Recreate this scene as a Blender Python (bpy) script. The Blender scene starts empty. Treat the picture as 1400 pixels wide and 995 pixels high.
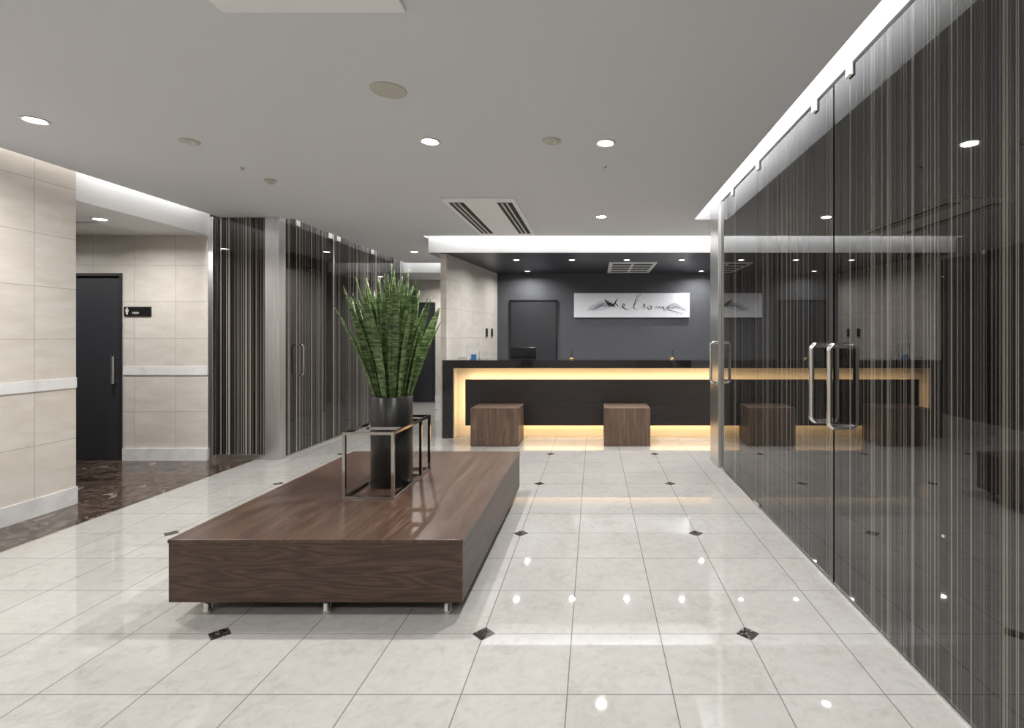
import bpy, bmesh, math, random
from mathutils import Vector, Matrix
random.seed(7)
H = 1.35            # camera height; layout below is in units of H
SC = bpy.context.scene
C = 1.968           # main ceiling height
LC = 1.825          # lower ceiling height
T = 0.2963          # floor tile
TOP = 2.28
# ------------------------------------------------------------------ node helpers
class NT:
    def __init__(s, name):
        s.mat = bpy.data.materials.new(name); s.mat.use_nodes = True
        s.t = s.mat.node_tree; s.b = s.t.nodes['Principled BSDF']
        s.pos = None
    def n(s, typ): return s.t.nodes.new(typ)
    def put(s, sock, v):
        if isinstance(v, bpy.types.NodeSocket): s.t.links.new(v, sock)
        elif v is not None: sock.default_value = v
    def m(s, op, a, b=None, c=None):
        nd = s.n('ShaderNodeMath'); nd.operation = op
        s.put(nd.inputs[0], a); s.put(nd.inputs[1], b); s.put(nd.inputs[2], c)
        return nd.outputs[0]
    def P(s):
        if s.pos is None:
            g = s.n('ShaderNodeNewGeometry'); s.pos = g.outputs['Position']
            sp = s.n('ShaderNodeSeparateXYZ'); s.t.links.new(s.pos, sp.inputs[0])
            s.x, s.y, s.z = sp.outputs
        return s.pos
    def comb(s, x, y, z):
        nd = s.n('ShaderNodeCombineXYZ')
        s.put(nd.inputs[0], x); s.put(nd.inputs[1], y); s.put(nd.inputs[2], z)
        return nd.outputs[0]
    def noise(s, vec, scale, detail=4, rough=.5, dist=0):
        nd = s.n('ShaderNodeTexNoise'); s.put(nd.inputs['Vector'], vec)
        nd.inputs['Scale'].default_value = scale; nd.inputs['Detail'].default_value = detail
        nd.inputs['Roughness'].default_value = rough; nd.inputs['Distortion'].default_value = dist
        return nd.outputs['Fac']
    def white(s, vec):
        nd = s.n('ShaderNodeTexWhiteNoise'); nd.noise_dimensions = '3D'; s.put(nd.inputs['Vector'], vec)
        return nd.outputs['Value']
    def ramp(s, fac, stops):
        nd = s.n('ShaderNodeValToRGB'); s.put(nd.inputs[0], fac)
        e = nd.color_ramp.elements
        while len(e) < len(stops): e.new(.5)
        for el, (p, c) in zip(e, stops):
            el.position = p; el.color = (c[0], c[1], c[2], 1) if not isinstance(c, (int, float)) else (c, c, c, 1)
        return nd.outputs[0]
    def mix(s, f, a, b):
        nd = s.n('ShaderNodeMix'); nd.data_type = 'RGBA'
        s.put(nd.inputs[0], f)
        for so, v in ((nd.inputs[6], a), (nd.inputs[7], b)):
            if isinstance(v, tuple): v = (v[0], v[1], v[2], 1)
            s.put(so, v)
        return nd.outputs[2]
    def set(s, **k):
        names = dict(col='Base Color', rough='Roughness', metal='Metallic', ior='IOR', spec='Specular IOR Level',
                     ecol='Emission Color', es='Emission Strength', trans='Transmission Weight', coat='Coat Weight', cr='Coat Roughness', alpha='Alpha')
        for a, v in k.items():
            if isinstance(v, tuple): v = (v[0], v[1], v[2], 1)
            s.put(s.b.inputs[names[a]], v)
        return s.mat
    def bump(s, h, strength=.3, dist=.01):
        nd = s.n('ShaderNodeBump'); s.put(nd.inputs['Height'], h)
        nd.inputs['Strength'].default_value = strength; nd.inputs['Distance'].default_value = dist
        s.t.links.new(nd.outputs[0], s.b.inputs['Normal'])
    def gridline(s, c, off, t, g):   # 1 on joint
        f = s.m('FRACT', s.m('DIVIDE', s.m('SUBTRACT', c, off), t))
        d = s.m('MULTIPLY', s.m('MINIMUM', f, s.m('SUBTRACT', 1.0, f)), t)
        return s.m('LESS_THAN', d, g/2)
    def cell(s, c, off, t): return s.m('FLOOR', s.m('DIVIDE', s.m('SUBTRACT', c, off), t))

def plain(name, col, rough=.5, metal=0, **k):
    return NT(name).set(col=col, rough=rough, metal=metal, **k)
def emis(name, col, s):
    return NT(name).set(col=(0, 0, 0), ecol=col, es=s)

# floor tiles
def floor_mat():
    n = NT('polished_tile'); n.P(); t = T*H; x0 = -.371*H; y0 = 1.741*H
    j = n.m('MAXIMUM', n.gridline(n.x, x0, t, .0045), n.gridline(n.y, y0, t, .0045))
    def dv(c, o):
        f = n.m('FRACT', n.m('ADD', n.m('DIVIDE', n.m('SUBTRACT', c, o), 3*t), .5))
        return n.m('MULTIPLY', n.m('ABSOLUTE', n.m('SUBTRACT', f, .5)), 3*t)
    dd = n.m('ADD', dv(n.x, x0), dv(n.y, y0))
    dia = n.m('LESS_THAN', dd, .053); dia2 = n.m('LESS_THAN', dd, .057)
    cellv = n.comb(n.cell(n.x, x0, t), n.cell(n.y, y0, t), 0.0)
    w = n.white(cellv)
    nz = n.noise(n.P(), 3, 6, .6, .6)
    off = n.comb(n.m('ADD', n.x, n.m('MULTIPLY', w, 9.)), n.y, 0.0)
    nz2 = n.noise(off, 20, 6, .72, .6)
    base = n.ramp(n.m('ADD', n.m('MULTIPLY', nz2, .6), n.m('MULTIPLY', nz, .4)), [(.34, (.375, .362, .34)), (.5, (.455, .443, .422)), (.68, (.50, .49, .473))])
    base = n.mix(n.m('MULTIPLY', w, .3), base, (.39, .375, .355))
    base = n.mix(j, base, (.18, .175, .165))
    base = n.mix(dia2, base, (.3, .29, .27))
    dk = n.ramp(n.noise(n.P(), 30, 5, .6, 2.5), [(.45, (.014, .012, .011)), (.56, (.035, .026, .022)), (.62, (.25, .20, .17))])
    base = n.mix(dia, base, dk)
    n.bump(n.m('SUBTRACT', 1.0, j), .15, .002)
    return n.set(col=base, rough=.022, spec=.6)
def marble_floor():
    n = NT('dark_emperador_marble'); n.P()
    v = n.noise(n.P(), 2.6, 11, .74, 1.4)
    c = n.ramp(v, [(.34, (.012, .008, .006)), (.46, (.042, .028, .022)), (.495, (.18, .135, .105)), (.52, (.040, .026, .02)), (.60, (.065, .044, .035)), (.635, (.36, .29, .23)), (.67, (.05, .034, .027))])
    return n.set(col=c, rough=.1, spec=.42)
def wall_tile(name, axis, off=0., w=.45, h=.40, zoff=.13, c1=(.60, .555, .495), c2=(.73, .69, .64)):
    n = NT(name); n.P(); a = n.x if axis == 'X' else n.y
    j = n.m('MAXIMUM', n.gridline(a, off, w, .004), n.gridline(n.z, zoff, h, .004))
    wn = n.white(n.comb(n.cell(a, off, w), n.cell(n.z, zoff, h), 3.))
    st = n.noise(n.comb(n.m('ADD', n.x, n.m('MULTIPLY', wn, 7.)), n.y, n.m('MULTIPLY', n.z, 3.5)), 3, 6, .6, .5)
    c = n.ramp(st, [(.3, c1), (.7, c2)])
    c = n.mix(n.m('MULTIPLY', wn, .25), c, c1)
    c = n.mix(j, c, (c1[0]*.6, c1[1]*.6, c1[2]*.6))
    n.bump(n.m('SUBTRACT', 1.0, j), .2, .002)
    return n.set(col=c, rough=.28)
def marble_white():
    n = NT('white_marble_trim'); n.P()
    v = n.noise(n.P(), 3, 6, .55, 1.0)
    return n.set(col=n.ramp(v, [(.3, (.64, .64, .645)), (.5, (.78, .78, .775)), (.75, (.82, .82, .81))]), rough=.12)
def stripe_glass(name, axis, lum=1.0, dens=.82, ior=1.72, wide=.022, fine=.0038, seed=1.0, wl=.016):
    n = NT(name); n.P(); a = n.x if axis == 'X' else n.y
    def st(w, sd, thr):
        c = n.white(n.comb(n.m('FLOOR', n.m('DIVIDE', a, w)), sd, 0.0))
        return n.m('GREATER_THAN', c, thr), c
    m1, c1 = st(fine, seed, dens)
    m2, c2 = st(.0025, 5.0+seed, .80)
    m3, c3 = st(wide, 9.0+seed, .55)
    lo = n.noise(n.comb(n.m('MULTIPLY', a, 6.0), 2.0, 0.0), 1.0, 2)
    base = n.mix(m3, (.003, .003, .0035), (wl, wl*.95, wl*.88))
    base = n.mix(n.m('MULTIPLY', m2, lo), base, (.07*lum, .066*lum, .06*lum))
    c3b = n.m('POWER', c3, 2.0)
    base = n.mix(n.m('MULTIPLY', m1, n.m('ADD', n.m('MULTIPLY', c3b, .8), .15)), base, (.26*lum, .24*lum, .21*lum))
    return n.set(col=base, rough=.015, ior=ior, spec=.5)
def wood(name, along, dark, mid, light, rough=.33, sc=1.0, dist=1.6, spec=.5):
    n = NT(name); n.P()
    lo, hi = 1.1*sc, 16*sc
    k = {a: (lo if a == along else hi) for a in 'XYZ'}
    v = n.comb(n.m('MULTIPLY', n.x, k['X']), n.m('MULTIPLY', n.y, k['Y']), n.m('MULTIPLY', n.z, k['Z']))
    g = n.noise(v, 1.0, 8, .62, dist)
    g2 = n.noise(v, 7.0, 5, .65, .3)
    f = n.m('ADD', n.m('MULTIPLY', g, .6), n.m('MULTIPLY', g2, .4))
    n.bump(f, .12, .003)
    return n.set(col=n.ramp(f, [(.38, dark), (.5, mid), (.62, light)]), rough=rough, spec=spec)
def oak_front(name):
    """cathedral grain: contour rings of a stretched noise field"""
    n = NT(name); n.P()
    v = n.comb(n.m('MULTIPLY', n.x, 1.1), n.m('MULTIPLY', n.y, 1.1), n.m('MULTIPLY', n.z, 8.0))
    g = n.noise(v, 1.0, 2, .45, .5)
    ring = n.m('FRACT', n.m('MULTIPLY', g, 17.0))
    ring = n.m('ABSOLUTE', n.m('SUBTRACT', ring, .5))
    v2 = n.comb(n.m('MULTIPLY', n.x, 6.), n.m('MULTIPLY', n.y, 6.), n.m('MULTIPLY', n.z, 160.))
    f = n.m('ADD', n.m('MULTIPLY', ring, .55), n.m('MULTIPLY', n.noise(v2, 1.0, 4, .6, .3), .65))
    n.bump(f, .1, .002)
    return n.set(col=n.ramp(f, [(.28, (.034, .018, .011)), (.48, (.058, .032, .021)), (.70, (.105, .061, .040))]), rough=.42)
def bay_wall():
    n = NT('textured_slate_wallpaper'); n.P()
    v = n.noise(n.P(), 60, 3, .6); n.bump(v, .7, .015)
    return n.set(col=n.ramp(v, [(.3, (.060, .063, .073)), (.7, (.092, .096, .110))]), rough=.55)
def leaf_mat():
    n = NT('snake_plant_leaf'); n.P()
    v = n.noise(n.comb(n.m('MULTIPLY', n.x, 14.), n.m('MULTIPLY', n.y, 14.), n.m('MULTIPLY', n.z, 75.)), 1.0, 4, .6, .8)
    c = n.ramp(v, [(.40, (.030, .062, .016)), (.5, (.07, .125, .034)), (.60, (.21, .28, .115))])
    return n.set(col=c, rough=.4)

M = {}
M['floor'] = floor_mat(); M['mfloor'] = marble_floor()
M['wx'] = wall_tile('cream_stone_tile_x', 'X', -3.13*H+.11); M['wy'] = wall_tile('cream_stone_tile_y', 'Y', 3.1*H-.31)
M['marble'] = marble_white()
M['ceil'] = NT('ceiling_paint').set(col=(.64, .65, .67), rough=.8)
M['white'] = plain('white_paint', (.82, .82, .82), .6)
M['dceil'] = plain('dark_ceiling_paint', (.045, .048, .058), .35)
M['bay'] = bay_wall()
M['gy'] = stripe_glass('striped_glass_y', 'Y', 1.0, .83, 1.78, seed=3.0, wl=.014)
M['gl'] = stripe_glass('striped_glass_side', 'Y', 1.9, .80, 1.62, .05, .011, 2.0, .012)
M['gx'] = stripe_glass('striped_glass_x', 'X', 2.2, .74, 1.5, .022, .0042, 4.0, .02)
def steel(name, a, b, r):
    n = NT(name); n.P()
    v = n.noise(n.comb(n.m('MULTIPLY', n.x, 90.), n.m('MULTIPLY', n.y, 90.), n.m('MULTIPLY', n.z, 2.)), 1.0, 3)
    return n.set(col=n.ramp(v, [(.3, a), (.7, b)]), rough=r, metal=1.0)
M['steel'] = steel('brushed_steel', (.60, .59, .58), (.74, .73, .72), .32)
M['psteel'] = steel('brushed_steel_post', (.60, .60, .61), (.76, .76, .77), .34)
M['chrome'] = plain('polished_chrome', (.7, .69, .68), .15, 1)
M['dchrome'] = plain('black_nickel', (.5, .48, .46), .1, 1)
M['seam'] = plain('dark_gasket', (.008, .008, .008), .6)
M['dark'] = plain('dark_laminate', (.022, .022, .026), .4)
M['doorgrey'] = plain('charcoal_door_paint', (.030, .031, .037), .45)
_n = NT('black_granite'); _n.P()
M['granite'] = _n.set(col=_n.ramp(_n.noise(_n.P(), 160, 3), [(.5, (.008, .008, .009)), (.75, (.05, .05, .05))]), rough=.06)
M['panel'] = wood('dark_wenge_panel', 'X', (.008, .0055, .0045), (.015, .011, .009), (.024, .017, .014), .42)
M['btop'] = wood('walnut_top', 'Y', (.042, .023, .015), (.076, .043, .029), (.118, .071, .049), .3, spec=.4)
M['bfront'] = oak_front('walnut_front')
M['bside'] = wood('walnut_side', 'Y', (.035, .020, .014), (.060, .036, .026), (.095, .059, .043), .38)
M['stool'] = wood('walnut_stool', 'Z', (.070, .042, .028), (.120, .075, .051), (.18, .119, .083), .45, 1.2)
M['cream'] = plain('cream_backing', (.8, .72, .58), .5)
M['warm'] = emis('warm_led_strip', (1, .66, .31), 14)
M['cool'] = emis('cove_led_strip', (1, .99, .975), 13)
M['cooldesk'] = emis('cove_led_strip_desk', (1, .99, .975), 42)
M['coolleft'] = emis('cove_led_strip_left', (1, .98, .95), 34)
M['cool2'] = emis('cove_led_strip_soft', (1, .97, .92), 16)
M['lamp'] = emis('downlight_lens', (1, .98, .95), 60)
M['leaf'] = leaf_mat()
M['pot'] = plain('black_metal_pot', (.012, .012, .012), .3)
M['soil'] = plain('potting_soil', (.03, .02, .012), .9)
M['plast'] = plain('white_plastic', (.72, .71, .68), .45)
M['beige'] = plain('beige_plastic', (.5, .48, .42), .5)
M['grille'] = plain('vent_dark', (.03, .03, .03), .7)
M['paper'] = plain('canvas_white', (.74, .76, .81), .6)
M['ink'] = plain('ink_black', (.012, .012, .014), .6)
M['wash'] = plain('ink_wash', (.20, .21, .25), .6)
M['wash2'] = plain('ink_wash_pale', (.50, .52, .57), .6)
M['sign'] = plain('sign_black', (.012, .012, .012), .3)
M['gold'] = plain('gold', (.8, .55, .2), .25, 1)
M['blue'] = plain('blue_card', (.05, .2, .5), .5)
M['acryl'] = NT('clear_acrylic').set(col=(.95, .97, 1), rough=.03, trans=1.0, ior=1.3)
M['screen'] = plain('monitor_black', (.01, .01, .012), .2)

# ------------------------------------------------------------------ geometry helpers
def group(name, x, y, z):
    e = bpy.data.objects.new(name, None); e.location = (x*H, y*H, z*H); e.empty_display_size = .1
    SC.collection.objects.link(e); return e
def finish(bm, name, mat, parent=None, smooth=False):
    bmesh.ops.recalc_face_normals(bm, faces=bm.faces)
    vs = [v.co for v in bm.verts]
    lo = Vector([min(v[i] for v in vs) for i in range(3)]); hi = Vector([max(v[i] for v in vs) for i in range(3)])
    c = (lo+hi)/2
    for v in bm.verts: v.co -= c
    me = bpy.data.meshes.new(name); bm.to_mesh(me); bm.free()
    for m in (mat if isinstance(mat, list) else [mat]): me.materials.append(m)
    if smooth:
        for p in me.polygons: p.use_smooth = True
    o = bpy.data.objects.new(name, me); SC.collection.objects.link(o)
    o.location = c
    if parent: o.parent = parent; o.location = c-parent.location
    return o
def addbox(bm, x0, x1, y0, y1, z0, z1):
    v = [bm.verts.new((x*H, y*H, z*H)) for z in (z0, z1) for x, y in ((x0, y0), (x1, y0), (x1, y1), (x0, y1))]
    for f in ((3, 2, 1, 0), (4, 5, 6, 7), (0, 1, 5, 4), (1, 2, 6, 5), (2, 3, 7, 6), (3, 0, 4, 7)):
        bm.faces.new([v[i] for i in f])
def box(name, x0, x1, y0, y1, z0, z1, mat, parent=None, bev=0):
    bm = bmesh.new(); addbox(bm, x0, x1, y0, y1, z0, z1)
    if bev: bmesh.ops.bevel(bm, geom=bm.edges[:], offset=bev, segments=2, affect='EDGES', profile=.5)
    return finish(bm, name, mat, parent)
def prism(name, pts, z0, z1, mat, parent=None):
    bm = bmesh.new()
    a = [bm.verts.new((x*H, y*H, z0*H)) for x, y in pts]; b = [bm.verts.new((x*H, y*H, z1*H)) for x, y in pts]
    bm.faces.new(a[::-1]); bm.faces.new(b); n = len(pts)
    for i in range(n): bm.faces.new((a[i], a[(i+1) % n], b[(i+1) % n], b[i]))
    return finish(bm, name, mat, parent)
def lathe(name, x, y, prof, mat, parent=None, seg=40, smooth=True):
    """prof: (r,z) metres/world z"""
    bm = bmesh.new(); rings = []
    for r, z in prof:
        if r < 1e-6: rings.append([bm.verts.new((x*H, y*H, z))])
        else: rings.append([bm.verts.new((x*H+r*math.cos(2*math.pi*i/seg), y*H+r*math.sin(2*math.pi*i/seg), z)) for i in range(seg)])
    for A, B in zip(rings, rings[1:]):
        for i in range(seg):
            j = (i+1) % seg
            if len(A) == 1 and len(B) == 1: continue
            if len(A) == 1: bm.faces.new((A[0], B[i], B[j]))
            elif len(B) == 1: bm.faces.new((A[i], A[j], B[0]))
            else: bm.faces.new((A[i], A[j], B[j], B[i]))
    o = finish(bm, name, mat, parent, smooth)
    return o
def tube(name, pts, r, mat, parent=None):
    cu = bpy.data.curves.new(name, 'CURVE'); cu.dimensions = '3D'; cu.bevel_depth = r; cu.bevel_resolution = 5; cu.use_fill_caps = True
    sp = cu.splines.new('POLY'); sp.points.add(len(pts)-1)
    for p, q in zip(sp.points, pts): p.co = (q[0], q[1], q[2], 1)
    o = bpy.data.objects.new('tmp', cu); SC.collection.objects.link(o)
    bpy.context.view_layer.update()
    me = bpy.data.meshes.new_from_object(o.evaluated_get(bpy.context.evaluated_depsgraph_get()))
    bpy.data.objects.remove(o)
    bm = bmesh.new(); bm.from_mesh(me)
    return finish(bm, name, mat, parent, True)

# ------------------------------------------------------------------ room shell
YB = -2.0
box('floor', -2.75, 2.4, YB, 8.0, -.08, 0, M['floor'])
box('floor_marble', -6.0, -2.75, YB, 8.0, -.08, 0, M['mfloor'])
box('ceiling', -3.04, .83, YB, 4.25, C, TOP, M['ceil'])
box('ceiling_mid', -2.47, .83, 4.25, 4.98, C, TOP, M['ceil'])
box('ceiling_hall', -2.47, -1.64, 4.98, 6.8, C, TOP, M['ceil'])
box('ceiling_right', .83, 2.4, 4.28, 4.98, C, TOP, M['ceil'])
box('ceiling_upper', -6.0, 2.4, YB, 8.0, TOP, TOP+.05, M['white'])
box('ceiling_hall_rear', -4.0, -1.53, 6.95, 7.9, 1.86, TOP, M['ceil'])
# corridor (left) ceilings
box('ceiling_corridor', -6.0, -3.12, 3.1, 4.2, LC-.005, TOP, M['white'])
box('ceiling_corridor_rear', -6.0, -3.4, YB, 3.1, LC-.005, TOP, M['white'])
# walls
box('wall_left', -3.4, -3.105, YB, 3.1, 0, TOP, M['wy'])
box('baseboard_left', -3.105, -3.095, YB, 3.1, 0, .10, M['marble'])
box('trim_rail_left', -3.105, -3.099, YB, 3.1, .695, .755, M['marble'])
box('baseboard_left_end', -3.4, -3.105, 3.1, 3.112, 0, .10, M['marble'])
wc = group('wall_corridor', -3.6, 4.2, .9)
box('wall_panel_right', -3.81, -3.12, 4.18, 4.3, 0, LC-.005, M['wx'], wc)
box('wall_panel_above_door', -4.62, -3.81, 4.18, 4.3, 1.51, LC-.005, M['wx'], wc)
box('wall_panel_left', -6.0, -4.62, 4.18, 4.3, 0, LC-.005, M['wx'], wc)
box('baseboard_corridor', -3.80, -3.12, 4.165, 4.18, 0, .098, M['marble'])
box('trim_rail_corridor', -3.80, -3.12, 4.172, 4.18, .69, .757, M['marble'])
box('wall_far_left', -6.1, -6.0, YB, 8.0, 0, TOP, M['wy'])
box('wall_rear', -6.0, 2.4, YB-.1, YB, 0, TOP, M['wx'])
box('wall_right', 2.4, 2.5, YB, 8.0, 0, TOP, M['wy'])
box('wall_front', -6.0, 2.4, 7.9, 8.0, 0, TOP, M['wx'])
# corridor door (men's room)
d = group('door_1', -4.2, 4.18, 0)
box('leaf', -4.58, -3.83, 4.2, 4.24, .005, 1.49, M['doorgrey'], d)
box('frame_top', -4.62, -3.81, 4.17, 4.26, 1.49, 1.512, M['dark'], d)
box('frame_right', -3.83, -3.81, 4.17, 4.26, 0, 1.49, M['dark'], d)
box('frame_left', -4.62, -4.58, 4.17, 4.26, 0, 1.49, M['dark'], d)
def pull(parent, x, y, z0, z1, name='pull', st=.04):
    tube(name, [(x*H, (y)*H, z1*H-.02), (x*H, (y-st)*H, z1*H-.02)], .007, M['steel'], parent)
    tube(name, [(x*H, (y)*H, z0*H+.02), (x*H, (y-st)*H, z0*H+.02)], .007, M['steel'], parent)
    tube(name, [(x*H, (y-st)*H, z0*H), (x*H, (y-st)*H, z1*H)], .016, M['psteel'], parent)
pull(d, -3.87, 4.2, .62, .84)
# MEN sign
s = group('restroom_sign', -3.68, 4.17, 1.2)
box('plate', -3.79, -3.575, 4.168, 4.18, 1.165, 1.24, M['sign'], s)
bm = bmesh.new()
addbox(bm, -3.768, -3.756, 4.165, 4.168, 1.178, 1.205); addbox(bm, -3.774, -3.75, 4.165, 4.168, 1.2, 1.219); addbox(bm, -3.767, -3.757, 4.165, 4.168, 1.222, 1.232)
finish(bm, 'pictogram', M['plast'], s)
def text(name, body, size, x, y, z, mat, parent):
    cu = bpy.data.curves.new(name, 'FONT'); cu.body = body; cu.size = size; cu.extrude = .0008
    o = bpy.data.objects.new('tmp', cu); SC.collection.objects.link(o); bpy.context.view_layer.update()
    me = bpy.data.meshes.new_from_object(o.evaluated_get(bpy.context.evaluated_depsgraph_get())); bpy.data.objects.remove(o)
    bm = bmesh.new(); bm.from_mesh(me)
    bmesh.ops.rotate(bm, verts=bm.verts, cent=(0, 0, 0), matrix=Matrix.Rotation(math.pi/2, 3, 'X'))
    bmesh.ops.translate(bm, verts=bm.verts, vec=(x*H, y*H, z*H))
    return finish(bm, name, mat, parent)
text('lettering', 'MEN', .035, -3.72, 4.166, 1.182, M['plast'], s)

# ---- right cove + bulkhead above glass
box('wall_bulkhead_right', .967, 1.12, YB, 4.28, 2.03, TOP, M['white'])
box('wall_partition_right', 1.12, 2.4, 4.2, 4.28, 0, TOP, M['white'])
box('cove_light_right', .85, .93, YB+.1, 4.2, TOP-.03, TOP-.003, M['cool'])
box('cove_light_desk', -1.55, 2.3, 5.0, 5.05, TOP-.03, TOP-.003, M['cooldesk'])
box('cove_light_left', -3.085, -3.055, YB+.1, 4.1, TOP-.03, TOP-.003, M['coolleft'])
box('cove_light_hall', -2.53, -2.49, 4.35, 6.7, TOP-.03, TOP-.003, M['cool2'])
box('cove_light_hall_end', -2.4, -1.7, 6.83, 6.9, TOP-.03, TOP-.003, M['cool2'])

# ---- reception bay
box('ceiling_reception', -1.63, 2.4, 5.1, 6.85, LC, LC+.02, M['dceil'])
box('trim_fascia_reception', -1.63, 2.4, 5.09, 5.16, LC+.001, TOP, M['white'])
prism('wall_pillar', [(-1.53, 5.16), (-1.47, 5.16), (-1.266, 6.78), (-1.53, 6.78)], 0, LC, M['wy'])
box('wall_slate', -1.53, 2.4, 6.78, 6.9, 0, LC, M['bay'])
d = group('door_2', -.79, 6.78, 0)
box('frame_left', -1.103, -1.085, 6.755, 6.78, 0, 1.48, M['sign'], d)
box('frame_right', -.498, -.48, 6.755, 6.78, 0, 1.48, M['sign'], d)
box('frame_top', -1.103, -.48, 6.755, 6.78, 1.462, 1.48, M['sign'], d)
box('leaf', -1.085, -.498, 6.765, 6.78, .005, 1.462, M['doorgrey'], d)

# artwork
a = group('calligraphy_artwork', .494, 6.76, 1.41)
box('canvas', -.259, 1.247, 6.735, 6.779, 1.249, 1.566, M['paper'], a, .003)
def ribbon(bm, pts, ws, y, jag=.0, sub=6):
    n = len(pts); P = []
    for i in range(n-1):
        p0 = pts[max(i-1, 0)]; p1 = pts[i]; p2 = pts[i+1]; p3 = pts[min(i+2, n-1)]
        for k in range(sub):
            t = k/sub
            q = [.5*((2*p1[j])+(-p0[j]+p2[j])*t+(2*p0[j]-5*p1[j]+4*p2[j]-p3[j])*t*t+(-p0[j]+3*p1[j]-3*p2[j]+p3[j])*t**3) for j in (0, 1)]
            P.append((q[0], q[1], (ws[i]*(1-t)+ws[i+1]*t)))
    P.append((pts[-1][0], pts[-1][1], ws[-1]))
    L = []
    for i, (x, z, w) in enumerate(P):
        a_ = P[max(i-1, 0)]; b_ = P[min(i+1, len(P)-1)]
        dx, dz = b_[0]-a_[0], b_[1]-a_[1]; l = math.hypot(dx, dz) or 1
        nx, nz = -dz/l, dx/l
        wa = w*(1+random.uniform(-jag, jag)); wb = w*(1+random.uniform(-jag, jag))
        L.append((bm.verts.new((x+nx*wa/2, y, z+nz*wa/2)), bm.verts.new((x-nx*wb/2, y, z-nz*wb/2))))
    for A, B in zip(L, L[1:]): bm.faces.new((A[0], A[1], B[1], B[0]))
AX, AZ = -.259*H, 1.249*H
AW, AH = 1.506*H, .317*H
def S(l): return [(AX+u*AW, AZ+v*AH) for u, v in l]
yy = 6.7335*H
bm = bmesh.new()
# pale dry-brush wash: bundles of thin sweeping hairlines rather than one solid patch
for k in range(9):
    o_ = k/8
    ribbon(bm, S([(.10+.02*o_, .26+.10*o_), (.17, .34+.18*o_), (.24, .42+.24*o_), (.31, .46+.22*o_), (.37, .36+.2*o_)]), [.001, .008, .012, .010, .001], yy-.0001*k, .8, 8)
    ribbon(bm, S([(.77, .24+.10*o_), (.82, .32+.18*o_), (.87, .38+.2*o_), (.93, .30+.14*o_), (.98, .22+.1*o_)]), [.001, .007, .010, .007, .001], yy-.0001*k, .8, 8)
finish(bm, 'ink_wash_soft', M['wash2'], a)
bm = bmesh.new()
for k in range(5):
    o_ = k/4
    ribbon(bm, S([(.13+.03*o_, .28+.05*o_), (.19, .35+.09*o_), (.25, .44+.13*o_), (.32, .42+.12*o_)]), [.001, .007, .010, .001], yy-.0012-.0001*k, .8, 8)
ribbon(bm, S([(.84, .34), (.88, .44), (.92, .38)]), [.002, .018, .003], yy-.0014, .8, 10)
finish(bm, 'ink_wash', M['wash'], a)
bm = bmesh.new()
yb = yy-.0025
for pts, w in [
    ([(.262, .76), (.28, .66), (.305, .56), (.335, .50), (.352, .44)], [.003, .028, .05, .045, .004]),
    ([(.275, .60), (.30, .50), (.32, .40)], [.003, .02, .002]),
    ([(.335, .48), (.355, .60), (.37, .74), (.378, .84)], [.03, .03, .012, .002]),
    ([(.35, .60), (.375, .50), (.395, .42)], [.02, .014, .002]),
    ([(.16, .28), (.23, .32), (.30, .40)], [.002, .006, .003]),
    ([(.40, .36), (.425, .44), (.438, .52), (.425, .56), (.42, .45), (.44, .35), (.475, .34)], [.002, .008, .012, .012, .022, .016, .003]),
    ([(.45, .30), (.495, .36), (.535, .60), (.56, .86), (.55, .90), (.528, .64), (.518, .42), (.53, .34), (.56, .35)], [.002, .003, .005, .006, .006, .015, .014, .009, .003]),
    ([(.58, .36), (.60, .46), (.612, .54), (.602, .52), (.613, .42), (.60, .34)], [.002, .008, .014, .01, .014, .003]),
    ([(.645, .46), (.633, .40), (.655, .34), (.672, .42), (.655, .48), (.69, .44)], [.006, .011, .014, .012, .007, .002]),
    ([(.70, .34), (.710, .45), (.726, .36), (.738, .46), (.752, .36), (.768, .44), (.778, .32)], [.004, .010, .005, .012, .005, .012, .010]),
    ([(.79, .34), (.82, .39), (.826, .44), (.81, .41), (.82, .31), (.87, .25), (.93, .17), (.96, .20)], [.003, .005, .007, .010, .010, .007, .005, .002])]:
    ribbon(bm, S(pts), w, yb, .5, 7)
for u, v, r in [(.575, .93, .009), (.605, .80, .009), (.625, .72, .005), (.89, .14, .010), (.925, .10, .008), (.945, .32, .007), (.24, .74, .004), (.40, .86, .003), (.86, .18, .006)]:
    ribbon(bm, S([(u-.005, v), (u, v+.01), (u+.005, v)]), [r*.4, r, r*.4], yb)
finish(bm, 'brush_lettering', M['ink'], a)

# desk
D = group('reception_desk', .2, 5.2, 0)
prism('counter_top', [(-1.49, 5.08), (2.2, 5.08), (2.2, 5.5), (-1.415, 5.5), (-1.455, 5.16), (-1.49, 5.155)], .69, .768, M['granite'], D)
box('end_leg', -1.49, -1.385, 5.08, 5.15, 0, .69, M['granite'], D)
box('backlit_face', -1.385, 2.2, 5.2, 5.24, 0, .69, M['cream'], D)
box('backlit_return', -1.385, -1.375, 5.1, 5.2, 0, .69, M['cream'], D)
box('front_panel', -1.265, 2.1, 5.085, 5.115, .125, .578, M['panel'], D)
for i in range(8):
    x = -1.1+i*.44
    box('bracket', x, x+.03, 5.115, 5.2, .25, .45, M['dark'], D)
box('led_strip_top', -1.25, 2.05, 5.115, 5.13, .535, .565, M['warm'], D)
box('led_strip_bottom', -1.25, 2.05, 5.115, 5.13, .14, .17, M['warm'], D)
box('led_strip_side', -1.26, -1.245, 5.115, 5.13, .17, .535, M['warm'], D)
box('work_top', -1.36, 2.1, 5.5, 5.95, .52, .55, M['dark'], D)
box('work_front', -1.36, 2.1, 5.46, 5.5, 0, .69, M['dark'], D)

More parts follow.
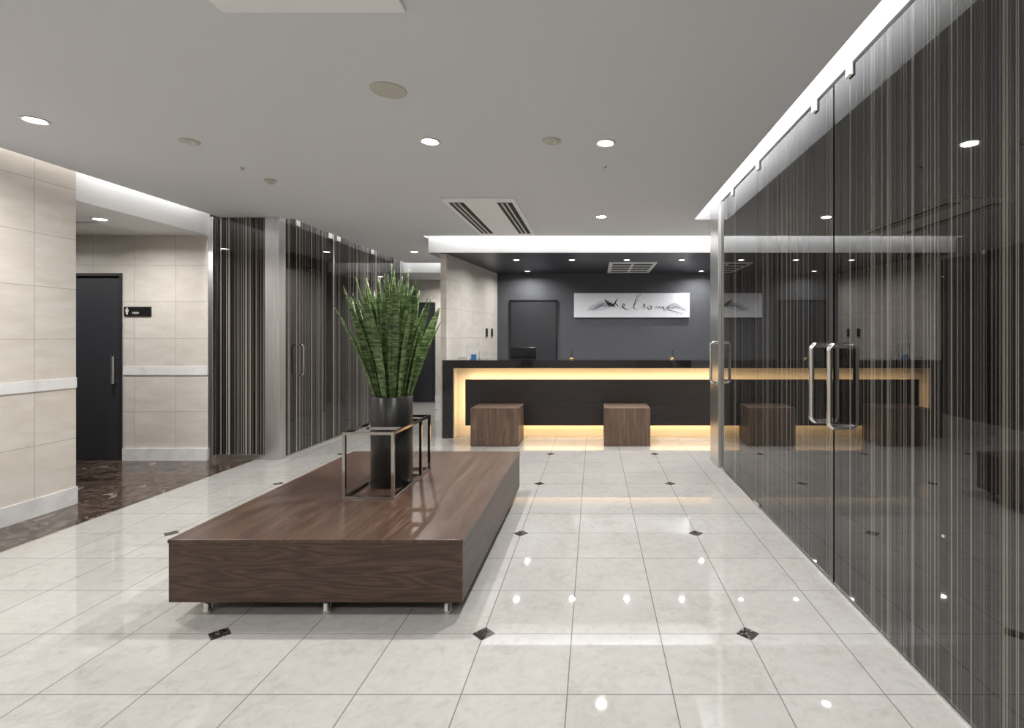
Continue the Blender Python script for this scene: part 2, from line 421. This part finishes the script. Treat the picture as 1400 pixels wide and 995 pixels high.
# switch plates on side wall
for k, yy_ in enumerate((6.35, 6.55)):
    xw = -1.47+(yy_-5.16)/(6.78-5.16)*.204
    box('wall_switch', xw-.004, xw+.012, yy_-.03, yy_+.03, 1.0, 1.1, M['sign'])
# monitor
m = group('computer_monitor', -.78, 5.75, .55)
box('screen', -.93, -.64, 5.72, 5.745, .62, .88, M['screen'], m, .004)
box('neck', -.80, -.77, 5.745, 5.77, .56, .7, M['screen'], m)
box('foot', -.87, -.70, 5.68, 5.82, .55, .562, M['screen'], m, .003)
# pen stands
for x in (-.23, .80):
    g = group('pen_stand', x, 5.3, .768); z = .768*H
    lathe('base', x, 5.3, [(0, z), (.035, z), (.035, z+.012), (.012, z+.022), (.008, z+.03), (0, z+.03)], M['gold'], g, 20)
    tube('pen', [(x*H, 5.3*H, z+.02), (x*H+.012, 5.3*H, z+.13)], .005, M['sign'], g)
g = group('card_display', -1.22, 5.3, .768)
box('acrylic_sheet', -1.30, -1.17, 5.3, 5.31, .768, .93, M['acryl'], g)
box('acrylic_foot', -1.30, -1.17, 5.26, 5.34, .768, .775, M['acryl'], g)
box('card', -1.24, -1.19, 5.22, 5.24, .768, .82, M['blue'], g)
box('card_white', -1.17, -1.09, 5.26, 5.28, .768, .85, M['acryl'], g)
box('card_tray', -1.36, -1.26, 5.17, 5.22, .768, .80, M['plast'], g)

# stools
def stool(x0, x1, y0, y1):
    g = group('cube_stool', (x0+x1)/2, (y0+y1)/2, 0)
    z1 = .347; t = .024
    box('seat_top', x0, x1, y0, y1, z1-t, z1, M['stool'], g, .002)
    box('side_left', x0, x0+t, y0, y1, .004, z1-t, M['stool'], g, .002)
    box('side_right', x1-t, x1, y0, y1, .004, z1-t, M['stool'], g, .002)
    box('front', x0+t, x1-t, y0, y0+t, .004, z1-t, M['stool'], g, .001)
    box('back', x0+t, x1-t, y1-t, y1, .004, z1-t, M['stool'], g, .001)
    box('base_glides', x0+.03, x1-.03, y0+.03, y1-.03, 0, .02, M['seam'], g)
stool(-1.125, -.686, 4.71, 5.05); stool(.093, .515, 4.72, 5.05)

# ---- right glass partition
G = group('glass_partition', .967, 1.5, 0)
def gpanel(y0, y1, nm='pane'):
    box(nm, .967, .982, y0, y1, .008, 2.01, M['gy'], G)
for y0, y1 in ((YB+.05, -.3), (-.295, .70), (.705, 2.078), (2.090, 3.05), (3.054, 3.93)): gpanel(y0, y1)
box('backing', .985, 1.12, YB, 4.2, 0, 2.03, M['seam'], G)
box('floor_channel', .96, .99, YB, 4.2, 0, .008, M['steel'], G)
box('end_post', .945, 1.12, 3.93, 4.2, 0, 2.03, M['steel'], G, .002)
for y in (1.10, 1.948, 2.256, 3.04, 3.6):
    bm = bmesh.new()
    addbox(bm, .955, .967, y-.022, y+.022, 1.975, 2.03)
    bmesh.ops.bevel(bm, geom=bm.edges[:], offset=.007, segments=3, affect='EDGES')
    finish(bm, 'clip', M['plast'], G)
for y in (3.05,): box('floor_pivot', .955, .967, y-.04, y+.04, 0, .03, M['steel'], G, .002)
def dhandle(parent, x, y, z0, z1, s, sgn=-1, r=.0125):
    pts = []; R = .03; X = x*H; o = sgn*s*H; Z0 = z0*H; Z1 = z1*H
    pts.append((X, y*H, Z1))
    for k in range(7):
        t = math.pi/2*k/6; pts.append((X+o-sgn*R+sgn*R*math.sin(t), y*H, Z1-R+R*math.cos(t)))
    for k in range(7):
        t = math.pi/2*k/6; pts.append((X+o-sgn*R+sgn*R*math.cos(t), y*H, Z0+R-R*math.sin(t)))
    pts.append((X, y*H, Z0))
    tube('handle', pts, r, M['chrome'], parent)
dhandle(G, .967, 2.01, .648, .965, .052, r=.015)
dhandle(G, .967, 2.175, .645, .965, .052, r=.015)
dhandle(G, .945, 3.96, .65, .955, .05, r=.015)

# ---- left glass enclosure
L = group('glass_enclosure', -2.55, 5.0, 0)
box('post_wide', -2.66, -2.545, 4.18, 4.27, 0, 2.0, M['psteel'], L, .002)
box('post_thin', -3.12, -3.08, 4.18, 4.23, 0, C, M['psteel'], L, .002)
box('pane_front', -3.08, -2.66, 4.21, 4.225, .04, C, M['gx'], L)
box('bottom_rail', -3.08, -2.66, 4.195, 4.24, 0, .04, M['steel'], L)
box('front_mullion_dark', -3.065, -3.05, 4.2, 4.21, .04, C, M['seam'], L)
for y0, y1 in ((4.27, 5.07), (5.085, 6.055), (6.07, 6.8)):
    box('pane_side', -2.56, -2.55, y0, y1, .008, 2.0, M['gl'], L)
box('backing_side', -2.6, -2.563, 4.27, 6.8, 0, 2.0, M['seam'], L)
box('backing_front', -3.1, -2.66, 4.24, 4.27, 0, 2.0, M['seam'], L)
box('side_channel', -2.57, -2.54, 4.27, 6.8, 0, .012, M['steel'], L)
box('door_edge', -2.553, -2.545, 5.05, 5.07, .012, 2.0, M['steel'], L)
box('door_edge', -2.553, -2.545, 6.035, 6.055, .012, 2.0, M['steel'], L)
box('end_cap', -2.6, -2.545, 6.8, 6.85, 0, 2.0, M['steel'], L)
box('wall_enclosure_top', -3.12, -2.55, 4.27, 6.85, 2.0, TOP, M['white'])
for y in (4.45, 5.0, 5.16, 5.95): box('clip', -2.55, -2.542, y-.03, y+.03, 1.95, 2.0, M['plast'], L)
dhandle(L, -2.55, 4.45, .67, .93, .05, +1, .01)

# ---- hall beyond
d = group('door_3', -2.6, 7.9, 0)
box('leaf', -2.9, -2.45, 7.87, 7.9, .005, 1.5, M['doorgrey'], d)
box('frame_top', -2.93, -2.42, 7.86, 7.9, 1.5, 1.52, M['dark'], d)
box('frame_right', -2.45, -2.42, 7.86, 7.9, 0, 1.5, M['dark'], d)
box('baseboard_front', -2.42, -1.3, 7.885, 7.9, 0, .1, M['marble'])

# ---- bench
B = group('wooden_platform_bench', -.99, 2.53, 0)
bx0, bx1, by0, by1 = -1.51, -.463, 1.83, 3.242
box('top_board', bx0, bx1, by0, by1, .268, .281, M['btop'], B, .002)
box('apron_front', bx0+.003, bx1-.003, by0+.003, by0+.03, .058, .268, M['bfront'], B)
box('apron_back', bx0+.003, bx1-.003, by1-.03, by1-.003, .058, .268, M['bfront'], B)
box('apron_left', bx0+.003, bx0+.03, by0+.03, by1-.03, .058, .268, M['bside'], B)
box('apron_right', bx1-.03, bx1-.003, by0+.03, by1-.03, .058, .268, M['bside'], B)
box('underside', bx0+.03, bx1-.03, by0+.03, by1-.03, .07, .08, M['dark'], B)
for x in (-1.40, -.967, -.53):
    for y in (1.875, 2.53, 3.19):
        lathe('leg', x, y, [(0, 0), (.02, 0), (.021, .004), (.021, .02), (.017, .025), (.017, .0945), (0, .0945)], M['chrome'], B, 24)

# ---- chrome frame
F = group('chrome_display_frame', -.995, 2.55, .281)
fx0, fx1, fz0, fz1 = -1.112, -.883, .281, .578
fy0, fy1 = 2.283, 2.80; t = .013
bm = bmesh.new()
for x in (fx0, fx1-t):
    for y in (fy0, fy1-t, 2.65): addbox(bm, x, x+t, y, y+t, fz0, fz1)
    for z in (fz0, fz1-t): addbox(bm, x+.0003, x+t-.0003, fy0+t, fy1-t, z+.0002, z+t-.0002)
for y in (fy0, fy1-t, 2.41, 2.65):
    for z in (fz0, fz1-t):
        if z == fz0 and y == 2.41: continue
        addbox(bm, fx0+t, fx1-t, y+.0003, y+t-.0003, z+.0003, z+t-.0003)
finish(bm, 'square_tube_frame', M['dchrome'], F)

# ---- potted snake plant
P = group('potted_snake_plant', -.99, 2.535, .281)
zb = .281*H; zt = .712*H; r = .131
PY = 2.535
lathe('planter', -.99, PY, [(0, zb), (r-.004, zb), (r, zb+.004), (r, zt-.003), (r-.003, zt), (r-.012, zt), (r-.012, zt-.04)], M['pot'], P, 64)
lathe('soil', -.99, PY, [(r-.012, zt-.03), (.06, zt-.024), (0, zt-.02)], M['soil'], P, 32)
bm = bmesh.new(); N = 78
for i in range(N):
    f = (i+.5)/N; rr = .106*math.sqrt(f); an = i*2.39996+random.uniform(-.2, .2)
    tilt = (.02+.46*f**1.25)*random.uniform(.7, 1.1)
    Lh = random.uniform(.74, .90)*(1-.15*f)+.03
    if f > .45 and random.random() < .4: Lh *= random.uniform(.58, .9)
    w0 = random.uniform(.048, .066); bend = random.uniform(-.22, .08)
    base = Vector((-.99*H+rr*math.cos(an), PY*H+rr*math.sin(an), zt-.05))
    out = Vector((math.cos(an), math.sin(an), 0)); side0 = Vector((-math.sin(an), math.cos(an), 0))
    tw0 = random.uniform(-.9, .9); tw = random.uniform(-.6, .6)
    prev = None; p = base.copy(); n = 16
    for k in range(n+1):
        t = k/n; th = tilt*(.6+.55*t)+bend*t*t*.5
        dr = out*math.sin(th)+Vector((0, 0, 1))*math.cos(th)
        if k: p = p+dr*(Lh/n)
        A = tw0+tw*t
        nrm = out*math.cos(th)-Vector((0, 0, 1))*math.sin(th)
        sd = side0*math.cos(A)+nrm*math.sin(A); nn = nrm*math.cos(A)-side0*math.sin(A)
        w = w0*(.45+.55*min(1, t/.35))*(1 if t < .6 else max(.0, 1-((t-.6)/.4)**1.8))
        w = max(w, .0012)
        row = [bm.verts.new(p+sd*(w/2*u)+nn*(-(1-abs(u))*w*.25)) for u in (-1, -.5, 0, .5, 1)]
        if prev:
            for q in range(4): bm.faces.new((prev[q], prev[q+1], row[q+1], row[q]))
        prev = row
o = finish(bm, 'leaves', M['leaf'], P, True)
md = o.modifiers.new('thick', 'SOLIDIFY'); md.thickness = .0025

# ---- ceiling fittings
def downlight(x, y, z, power, r=.048, name='recessed_downlight'):
    g = group(name, x, y, z); zz = z*H
    lathe('trim_ring', x, y, [(r, zz-.001), (r+.004, zz-.006), (r+.014, zz-.009), (r+.019, zz-.006), (r+.021, zz), (r, zz)], M['plast'], g, 32)
    lathe('lens', x, y, [(0, zz-.007), (r*.7, zz-.006), (r, zz-.002)], M['lamp'], g, 24)
    ld = bpy.data.lights.new('lamp', 'AREA'); ld.shape = 'DISK'; ld.size = r*1.9; ld.energy = power; ld.color = (1, .985, .965); ld.spread = math.radians(160)
    lo = bpy.data.objects.new('lamp', ld); SC.collection.objects.link(lo); lo.parent = g; lo.location = (0, 0, -.010)
PW = 30
for x, y in ((-2.498, 2.312), (-.812, 2.563), (.058, 2.583), (.059, 4.173),
             (-2.498, .9), (-.812, .9), (.058, .9), (-2.498, -.7), (-.812, -.7), (.058, -.7)):  # out-of-view rows, added to extend the grid as fill light for the room
    downlight(x, y, C, PW*(.78 if y < 2 else 1))
downlight(-3.443, 3.606, LC-.005, 18); downlight(-4.6, 3.606, LC-.005, 16)
for x in (-.833, -.236, .354, .943, 1.6): downlight(x, 5.555, LC, 14, .036)
for x in (-.835, 1.35): downlight(x, 6.5, LC, 12, .036)
downlight(-2.05, 5.9, C, 20); downlight(1.6, 4.6, C, 12); downlight(-2.05, 7.4, 1.86, 24)
def disc(name, x, y, z, r, h, mat, inner=True):
    g = group(name, x, y, z); zz = z*H
    lathe('body', x, y, [(0, zz-h), (r*.9, zz-h), (r, zz-h*.6), (r, zz)], mat, g, 36)
    return g, zz
disc('ceiling_speaker', -.807, 2.031, C, .093, .006, M['beige'])
for x, y in ((-2.005, 2.563), (-.2095, 2.554)):
    g, zz = disc('smoke_detector', x, y, C, .062, .010, M['beige'])
    for sx in (-.02, .02):
        lathe('sensor', x+sx, y, [(0, zz-.018), (.01, zz-.018), (.013, zz-.008)], M['plast'], g, 16)
g, zz = disc('occupancy_sensor', -2.0, 3.198, C, .045, .02, M['beige'])
lathe('sensor_dome', -2.0, 3.198, [(0, zz-.04), (.02, zz-.035), (.028, zz-.02)], M['beige'], g, 20)
for x, y in ((-2.016, 2.963), (.063, 2.95)):
    g, zz = disc('fire_sprinkler', x, y, C, .02, .004, M['chrome'])
    lathe('head', x, y, [(0, zz-.025), (.012, zz-.023), (.004, zz-.018), (.004, zz-.004)], M['chrome'], g, 14)
def cassette(x0, x1, y0, y1, z):
    g = group('air_conditioner_cassette', (x0+x1)/2, (y0+y1)/2, z-.006)
    box('panel', x0, x1, y0, y1, z-.012, z-.0005, M['white'], g, .003)
    w = x1-x0; l = y1-y0
    for a0, a1 in ((.06, .27), (.73, .94)):
        box('slot', x0+w*a0, x0+w*a1, y0+l*.07, y1-l*.07, z-.0135, z-.011, M['grille'], g)
        for k in (.33, .66):
            xx = x0+w*(a0+(a1-a0)*k)
            box('louvre', xx-.005, xx+.005, y0+l*.07, y1-l*.07, z-.02, z-.0137, M['plast'], g)
cassette(-1.07, -.555, 3.60, 4.89, C); cassette(-1.096, -.555, .24, 1.528, C)
g = group('ceiling_air_vent', .435, 6.17, LC-.006)
box('panel', .17, .70, 5.72, 6.6, LC-.012, LC-.0005, M['white'], g)
for k in range(4):
    y = 5.80+k*.2; box('slot', .21, .42, y, y+.1, LC-.0135, LC-.011, M['grille'], g); box('slot', .45, .66, y, y+.1, LC-.0135, LC-.011, M['grille'], g)
box('corridor_access_vent', -3.75, -3.55, 3.7, 4.05, LC-.013, LC-.005, M['plast'])

# ------------------------------------------------------------------ world, camera
w = bpy.data.worlds.new('World'); SC.world = w; w.use_nodes = True
w.node_tree.nodes['Background'].inputs[0].default_value = (.5, .52, .55, 1); w.node_tree.nodes['Background'].inputs[1].default_value = .1
cd = bpy.data.cameras.new('camera'); cd.sensor_width = 36; cd.lens = 707/1400*36
cd.shift_x = -112/1400; cd.shift_y = -37.5/1400; cd.clip_start = .02
co = bpy.data.objects.new('camera', cd); SC.collection.objects.link(co)
co.location = (0, 0, H); co.rotation_euler = (math.pi/2, 0, 0)
SC.camera = co
SC.view_settings.view_transform = 'Standard'
SC.view_settings.exposure = 0
